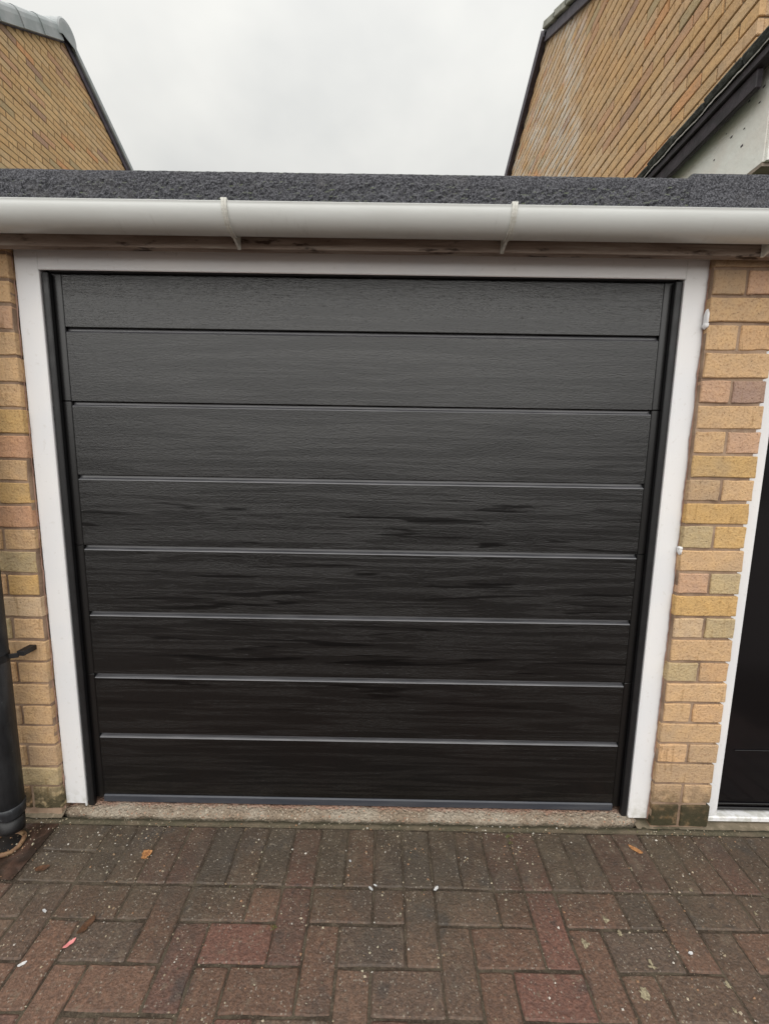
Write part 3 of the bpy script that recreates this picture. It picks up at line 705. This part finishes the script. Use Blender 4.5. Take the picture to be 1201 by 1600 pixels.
# dry verge caps on the near slope, each lapping the next, and a rounded ridge end cap
Yc = LP[0]-.10; 
for i in range(13):
    ya = Yc - (i+1)*.30; yb = Yc - i*.30 + .012
    A = Vector((0, ya, slope_pt(LP, s1, ya))); B = Vector((0, yb, slope_pt(LP, s1, yb))); d = (B-A).normalized(); nn = Vector((0, -d.z, d.y)); nn = nn if nn.z > 0 else -nn
    m_ = MB(); vs = []
    for t, gr in ((0, .006), (1, -.004)):
        c_ = A.lerp(B, t); pr = [(.026, -.075), (.048+gr, -.07), (.052+gr, .02), (.046+gr, .06), (.03, .088+gr), (.0, .102+gr), (-.05, .106+gr), (-.12, .1+gr), (-.12, .06), (.02, .0)]
        vs += [Vector((LX+a, 0, 0)) + c_ + nn*b_ for a, b_ in pr]
    k_ = 10; m_.add(vs, [(j, (j+1) % k_, (j+1) % k_+k_, j+k_) for j in range(k_)] + [tuple(range(k_))[::-1], tuple(range(k_, 2*k_))]); lpn(m_, 'verge_cap', M['verge'])
slab(lpn, 'verge_trim', LP, s2, LP[0]+.10, 8.5, LX-.1, LX+.052, .0, .075, M['verge'], .008)
m_ = MB(); n_ = 20; cc = Vector((LX, LP[0], LP[1]-.02)); vs = []
for xx, r in ((-.15, .165), (.05, .165), (.064, .15), (.068, .12)):
    for i in range(n_+1):
        a = math.radians(-32 + 244*i/n_); vs.append(cc + Vector((xx, r*math.cos(a)*.95, r*math.sin(a))))
m_.add(vs, [(l_*(n_+1)+i, l_*(n_+1)+i+1, (l_+1)*(n_+1)+i+1, (l_+1)*(n_+1)+i) for l_ in range(3) for i in range(n_)] + [tuple(range(3*(n_+1), 4*(n_+1)))])
lpn(m_, 'ridge_end_cap', M['verge'], False)
m_ = MB(); m_.tube([(LX-.15, LP[0], LP[1]-.03), (-8.6, LP[0], LP[1]-.03)], .15, 14); lpn(m_, 'ridge_tiles', M['slate'])

# right house
RX = 2.7; RP = (3.56, 5.75); t1, t2 = .63, .50
rtop = lambda y: (RP[1]-(RP[0]-y)*t1 if y < RP[0] else RP[1]-(y-RP[0])*t2) - .02
rh = thing('brick_house', (4.8, 3.5, 0), 'pinkish buff brick gable end with pale staining, right of the garage', 'house')
def rpn(mb, name, mat, smooth=False):
    o = mb.build(name, mat, rh, smooth); o.matrix_parent_inverse = Matrix.Translation((-4.8, -3.5, 0)); return o
yr0, yr1 = .822, 6.6
m_ = MB(); prism(m_, [(yr0+.008, -.2), (yr1, -.2), (yr1, rtop(yr1)), (RP[0], rtop(RP[0])), (yr0+.008, rtop(yr0))], RX+.008, 7.5); w_ = rpn(m_, 'gable_wall', M['dark_mortar'])
nr = gable(w_, RX, -1, yr0, yr1, rtop, lambda y: sight(y)-.45, M['stained_brick'], M['stained_brick_joined'], 'r', 3.158, yr0)
# front wall bricks beyond the corner
BXf = MB(); BXf.obox((0, 0, 0), (.215, 0, 0), (0, .03, 0), (0, 0, .065), .003); bfm = BXf.mesh('brick', M['house_brick'])
BXh = MB(); BXh.obox((0, 0, 0), (.1025, 0, 0), (0, .03, 0), (0, 0, .065), .003); bhm = BXh.mesh('brick', M['house_brick'])
rs = random.Random(5)
for kz in range(-7, 14):
    if kz % 2:
        o = link('brick', bhm, w_, (RX+.031+.05125, yr0+.0155, 3.158+kz*.075+.0325)); o.color = (.56, .39, .24, 1)
    for n_ in range(0, 5):
        xx = RX + .031 + .1075 + n_*.225 + (.1125 if kz % 2 else 0)
        o = link('brick', bfm, w_, (xx, yr0+.0155+rs.uniform(-.001, .001), 3.158+kz*.075+.0325)); c_ = house_palette(rs, 'l'); o.color = (c_[0]*.9, c_[1]*.88, c_[2]*.95, 1)
slab(rpn, 'roof_slope', RP, t1, .35, RP[0], RX-.03, 7.6, .01, .05, M['slate'])
slab(rpn, 'roof_slope', RP, t2, RP[0], 6.9, RX-.03, 7.6, .01, .05, M['slate'])
slab(rpn, 'bargeboard', RP, t1, .35, RP[0], RX-.03, RX-.002, -.075, .0, M['barge'])
slab(rpn, 'bargeboard', RP, t2, RP[0]+.01, 6.9, RX-.055, RX-.002, -.055, .062, M['barge'])
for i in range(11):
    yb = RP[0]-.01 - i*.29; ya = yb-.31
    z_ = .002 if i % 2 else .0
    A = Vector((0, ya, slope_pt(RP, t1, ya)-.004)); B = Vector((0, yb, slope_pt(RP, t1, yb)+.012)); d = B-A; nn = Vector((0, -d.z, d.y)).normalized(); nn = nn if nn.z > 0 else -nn
    c_ = (A+B)/2 + nn*.036; c_.x = RX-.02
    m_ = MB(); m_.obox(c_, (.09, 0, 0), d, nn*.058, .006); rpn(m_, 'verge_tile', M['pale_verge'])
m_ = MB(); m_.tube([(RX-.03, RP[0], RP[1]-.0), (7.6, RP[0], RP[1]-.0)], .07, 12); rpn(m_, 'ridge_tiles', M['slate'])

# white boarded canopy with a dark tiled eave, between the garage roof and the right house
cn_ = thing('porch_canopy', (2.6, .8, 2.0), 'white boarded porch canopy with nail holes and a dark tiled eave at upper right', 'porch')
def cpn(mb, name, mat, smooth=False):
    o = mb.build(name, mat, cn_, smooth); o.matrix_parent_inverse = Matrix.Translation((-2.6, -.8, -2.0)); return o
CX = 2.35; zf = 2.558
m_ = MB(); m_.box(CX, CX+.022, .362, 2.4, zf, zf+.062, .003); cpn(m_, 'fascia_board', M['porch_board'])
m_ = MB(); m_.box(CX-.012, CX+.024, .10, 2.4, zf+.0625, zf+.094, .004); cpn(m_, 'fascia_board', M['porch_board'])
m_ = MB()
def lipf(u, v):
    y = .1+2.3*u; return (CX-.019+.004*noise.noise(Vector((y*9, 0, 1))) - .001, y, zf+.0945 + .006*v + .0045*noise.noise(Vector((y*14, 2, 0))) + .003*noise.noise(Vector((y*60, 2, 0))))
m_.grid(lipf, 240, 1); cpn(m_, 'felt_lip', M['lip'])
sl_ = .42
for i in range(14):
    ya = .06 + i*.172
    for row in range(6):
        xa = CX-.028 + row*.17; za = zf+.098 + row*.17*sl_ + rnd(-.003, .003)
        m_ = MB(); d = Vector((.19, 0, .19*sl_)); nn = Vector((-sl_, 0, 1)).normalized()
        m_.obox(Vector((xa+.095, ya+.086+(row % 2)*.086, za+.095*sl_+.018+rnd(-.004, .004))), d, (0, .168, 0), nn*rnd(.026, .036), .005); cpn(m_, 'roof_tile', M['porch_tile'])
        if row == 0: pass
m_ = MB(); m_.box(2.40, 2.70, .355, 2.4, 2.318, 2.64); bx_ = cpn(m_, 'boarding', M['painted'])
m_ = MB(); m_.box(2.405, 2.698, .3435, .3545, 2.3165, 2.66, .001); cpn(m_, 'front_board', M['painted'])
m_ = MB(); m_.box(2.4005, 2.698, .357, 2.4, 2.305, 2.3175); cpn(m_, 'underside', M['underside'])
for (u, v) in ((1186, 160), (1162, 201), (1158, 228), (1134, 209), (1142, 214), (1193, 135), (1170, 158), (1115, 250)):
    p = at(u, v, 0, 2.3995); m_ = MB(); r_ = rnd(.0016, .0042); m_.obox((2.3992, p.y, p.z), (.0015, 0, 0), (0, r_*2.4, 0), (0, 0, r_*1.6), .0004); cpn(m_, 'nail_hole', M['barge'])
m_ = MB(); m_.box(2.56, 2.698, .5, 2.4, FZT-.04, 2.304); cpn(m_, 'side_wall', M['underside'])
m_ = MB(); m_.box(2.55, 2.72, .36, .55, FZT-.045, 2.304, .003); cpn(m_, 'post', M['black'])

# ------------------------------------------------------------------ small things on the paving
def on_ground(u, v):
    p = at(u, v, 2, -.015)
    for _ in range(4): p = at(u, v, 2, gz(p.y)+.002)
    return p
def leaf(name, u, v, r, lobes, rot, mat, label, cat, curl=.25, elong=1.0, group=None):
    p = on_ground(u, v); m_ = MB(); n_ = 26; vs = [(0, 0, .0015)]
    for ring in (.5, 1.0):
        for i in range(n_):
            a = 2*math.pi*i/n_; rr = r*ring*(1 + (.18*math.cos(a*lobes) + .08*math.sin(a*(lobes*2+1)))*(ring**2)) * (1+.06*random.random())
            x, y = rr*math.cos(a)*elong, rr*math.sin(a); vs.append((x, y, .002 + curl*r*ring*ring*(.25+.35*math.sin(2*a+1)+.15*random.random())))
    fs = [(0, 1+i, 1+(i+1) % n_) for i in range(n_)] + [(1+i, 1+n_+i, 1+n_+(i+1) % n_, 1+(i+1) % n_) for i in range(n_)]
    m_.add(vs, fs); o = m_.build(name, mat, None, True, p); o.rotation_euler = (tilt, 0, rot); tag(o, label, cat, group); return o
k = NM('dead_leaf_orange'); n = k.noise(150, 4); M['leafo'] = k.fin(k.mix(k.ramp(n, .4, .66), (.42, .2, .075), (.22, .09, .03)), .6, k.bump(n, .002))
M['leafb'] = plain('dead_leaf_brown', (.06, .028, .014), (.11, .05, .022), .6, 120)
M['petal'] = plain('pink_petal', (.62, .2, .2), (.7, .3, .28), .5, 60)
M['chip'] = plain('white_chip', (.42, .43, .44), (.6, .6, .6), .5, 90)
leaf('fallen_leaf', 229, 1335, .0135, 3, .4, M['leafo'], 'round orange brown fallen leaf on the paving near the left jamb', 'leaf')
leaf('fallen_leaf', 136, 1446, .011, 2, 1.2, M['leafb'], 'dark rotted brown leaf lying on the left paving', 'leaf', elong=1.7)
leaf('fallen_leaf', 66, 1357, .010, 2, .2, M['leafb'], 'small dark leaf fragment on the paving near the gully', 'leaf', elong=1.6)
leaf('fallen_leaf', 992, 1328, .0085, 2, -.7, M['leafo'], 'narrow orange leaf fragment before the right jamb', 'leaf', elong=2.0)
leaf('petal', 109, 1475, .006, 2, .9, M['petal'], 'small pink petal on the paving at lower left', 'petal', elong=1.9)
for u, v, r_, e_, l_ in ((35, 1507, .0045, 1.7, 'white chip of paint near the lower left corner'), (70, 1424, .0035, 1.9, 'narrow white chip beside the leftmost long joint'),
                         (547, 1346, .0035, 1.0, 'round pale chip on the soldier row left of centre'), (579, 1389, .004, 1.6, 'pale chip on the long joint left of centre'),
                         (681, 1389, .0045, 1.6, 'pale chip on the long joint right of centre'), (586, 1384, .003, 1.5, 'tiny pale chip beside the central joint'),
                         (1078, 1490, .004, 1.3, 'white chip on the reddish pavers at right')):
    leaf('paint_chip', u, v, r_, 2, rnd(0, 3), M['chip'], l_, 'chip', elong=e_, curl=.1)
# lichen on the pavers
M['lichen'] = plain('lichen', (.17, .14, .09), (.34, .3, .2), .9, 160, .003)
for u, v, r_ in ((946, 1436, .011), (914, 1473, .013), (968, 1458, .010), (1018, 1508, .014), (1006, 1552, .018), (1137, 1539, .010), (1079, 1390, .006), (1180, 1427, .007), (1112, 1343, .004), (1147, 1578, .007), (640, 1342, .004)):
    p = on_ground(u, v); m_ = MB(); n_ = 16; ph = rnd(0, 9); vs = [(0, 0, .0006)]
    for i in range(n_):
        a = 2*math.pi*i/n_; rr = r_*(.62+.6*noise.noise(Vector((math.cos(a)*2.4+ph, math.sin(a)*2.4, ph)))); vs.append((rr*math.cos(a), rr*math.sin(a)*1.15, -.0003))
    m_.add(vs, [(0, 1+i, 1+(i+1) % n_) for i in range(n_)]); o = m_.build('lichen_patch', M['lichen'], drive); o.location = p + Vector((0, 0, -.0004)); o.rotation_euler = (tilt, 0, 0)
# grit: thousands of crumbs, thickest near the wall
k = NM('grit_crumbs'); M['grit'] = k.fin(k.n('ShaderNodeAttribute', attribute_name='piece_colour').outputs['Color'], .8)
m_ = MB(); rs = random.Random(3)
GC = [(.40, .34, .25), (.30, .25, .17), (.22, .15, .09), (.26, .21, .15), (.50, .47, .42), (.28, .16, .09), (.10, .075, .05), (.33, .30, .22)]
for i in range(10500):
    x = rs.uniform(-.75, 2.9); y = -.004 - (rs.random()**1.7)*.95
    if noise.noise(Vector((x*3.5, y*5, 8)))*.7 + noise.noise(Vector((x*16, y*16, 2)))*.8 < rs.uniform(-.35, .4): continue
    r_ = .0009 + .0030*rs.random()**2.6; z_ = gz(y)+.0005; c_ = rs.choice(GC); q = rs.uniform(0, 6.3); s_ = rs.uniform(.7, 1.1)
    vs = [(x+r_*rs.uniform(.6, 1.5)*math.cos(q+a), y+r_*rs.uniform(.6, 1.3)*math.sin(q+a), z_-.0006) for a in (0, 1.57, 3.14, 4.71)] + [(x+r_*.2, y, z_+r_*rs.uniform(.5, 1.1))]
    m_.add(vs, [(0,1,4), (1,2,4), (2,3,4), (3,0,4)], (c_[0]*s_, c_[1]*s_, c_[2]*s_))
tag(m_.build('grit', M['grit']), 'pale grit and crumbs scattered over the paving', 'grit', kind='stuff')
# moss tufts in the joints
M['moss'] = plain('moss_green', (.1, .13, .025), (.2, .22, .05), .8, 200)
m_ = MB()
for (u, v, cnt, sp_) in ((427, 1450, 26, .006), (795, 1308, 24, .007), (797, 1318, 12, .004), (350, 1384, 10, .02), (680, 1392, 8, .02), (540, 1384, 10, .03), (1000, 1300, 8, .03), (300, 1292, 10, .03)):
    p = on_ground(u, v)
    for i in range(cnt):
        b = p + Vector((rs.gauss(0, sp_), rs.gauss(0, sp_*.4), 0)); a = rs.uniform(0, 6.3); h_ = rs.uniform(.003, .010); d = Vector((math.cos(a), math.sin(a), 0))*.0006
        tp = b + Vector((rs.uniform(-.004, .004), rs.uniform(-.004, .004), h_)); m_.add([b-d, b+d, tp], [(0,1,2)])
tag(m_.build('moss', M['moss']), 'tiny green moss tufts growing in the paving joints', 'moss', kind='stuff')
print('bricks left/right', nl, nr)
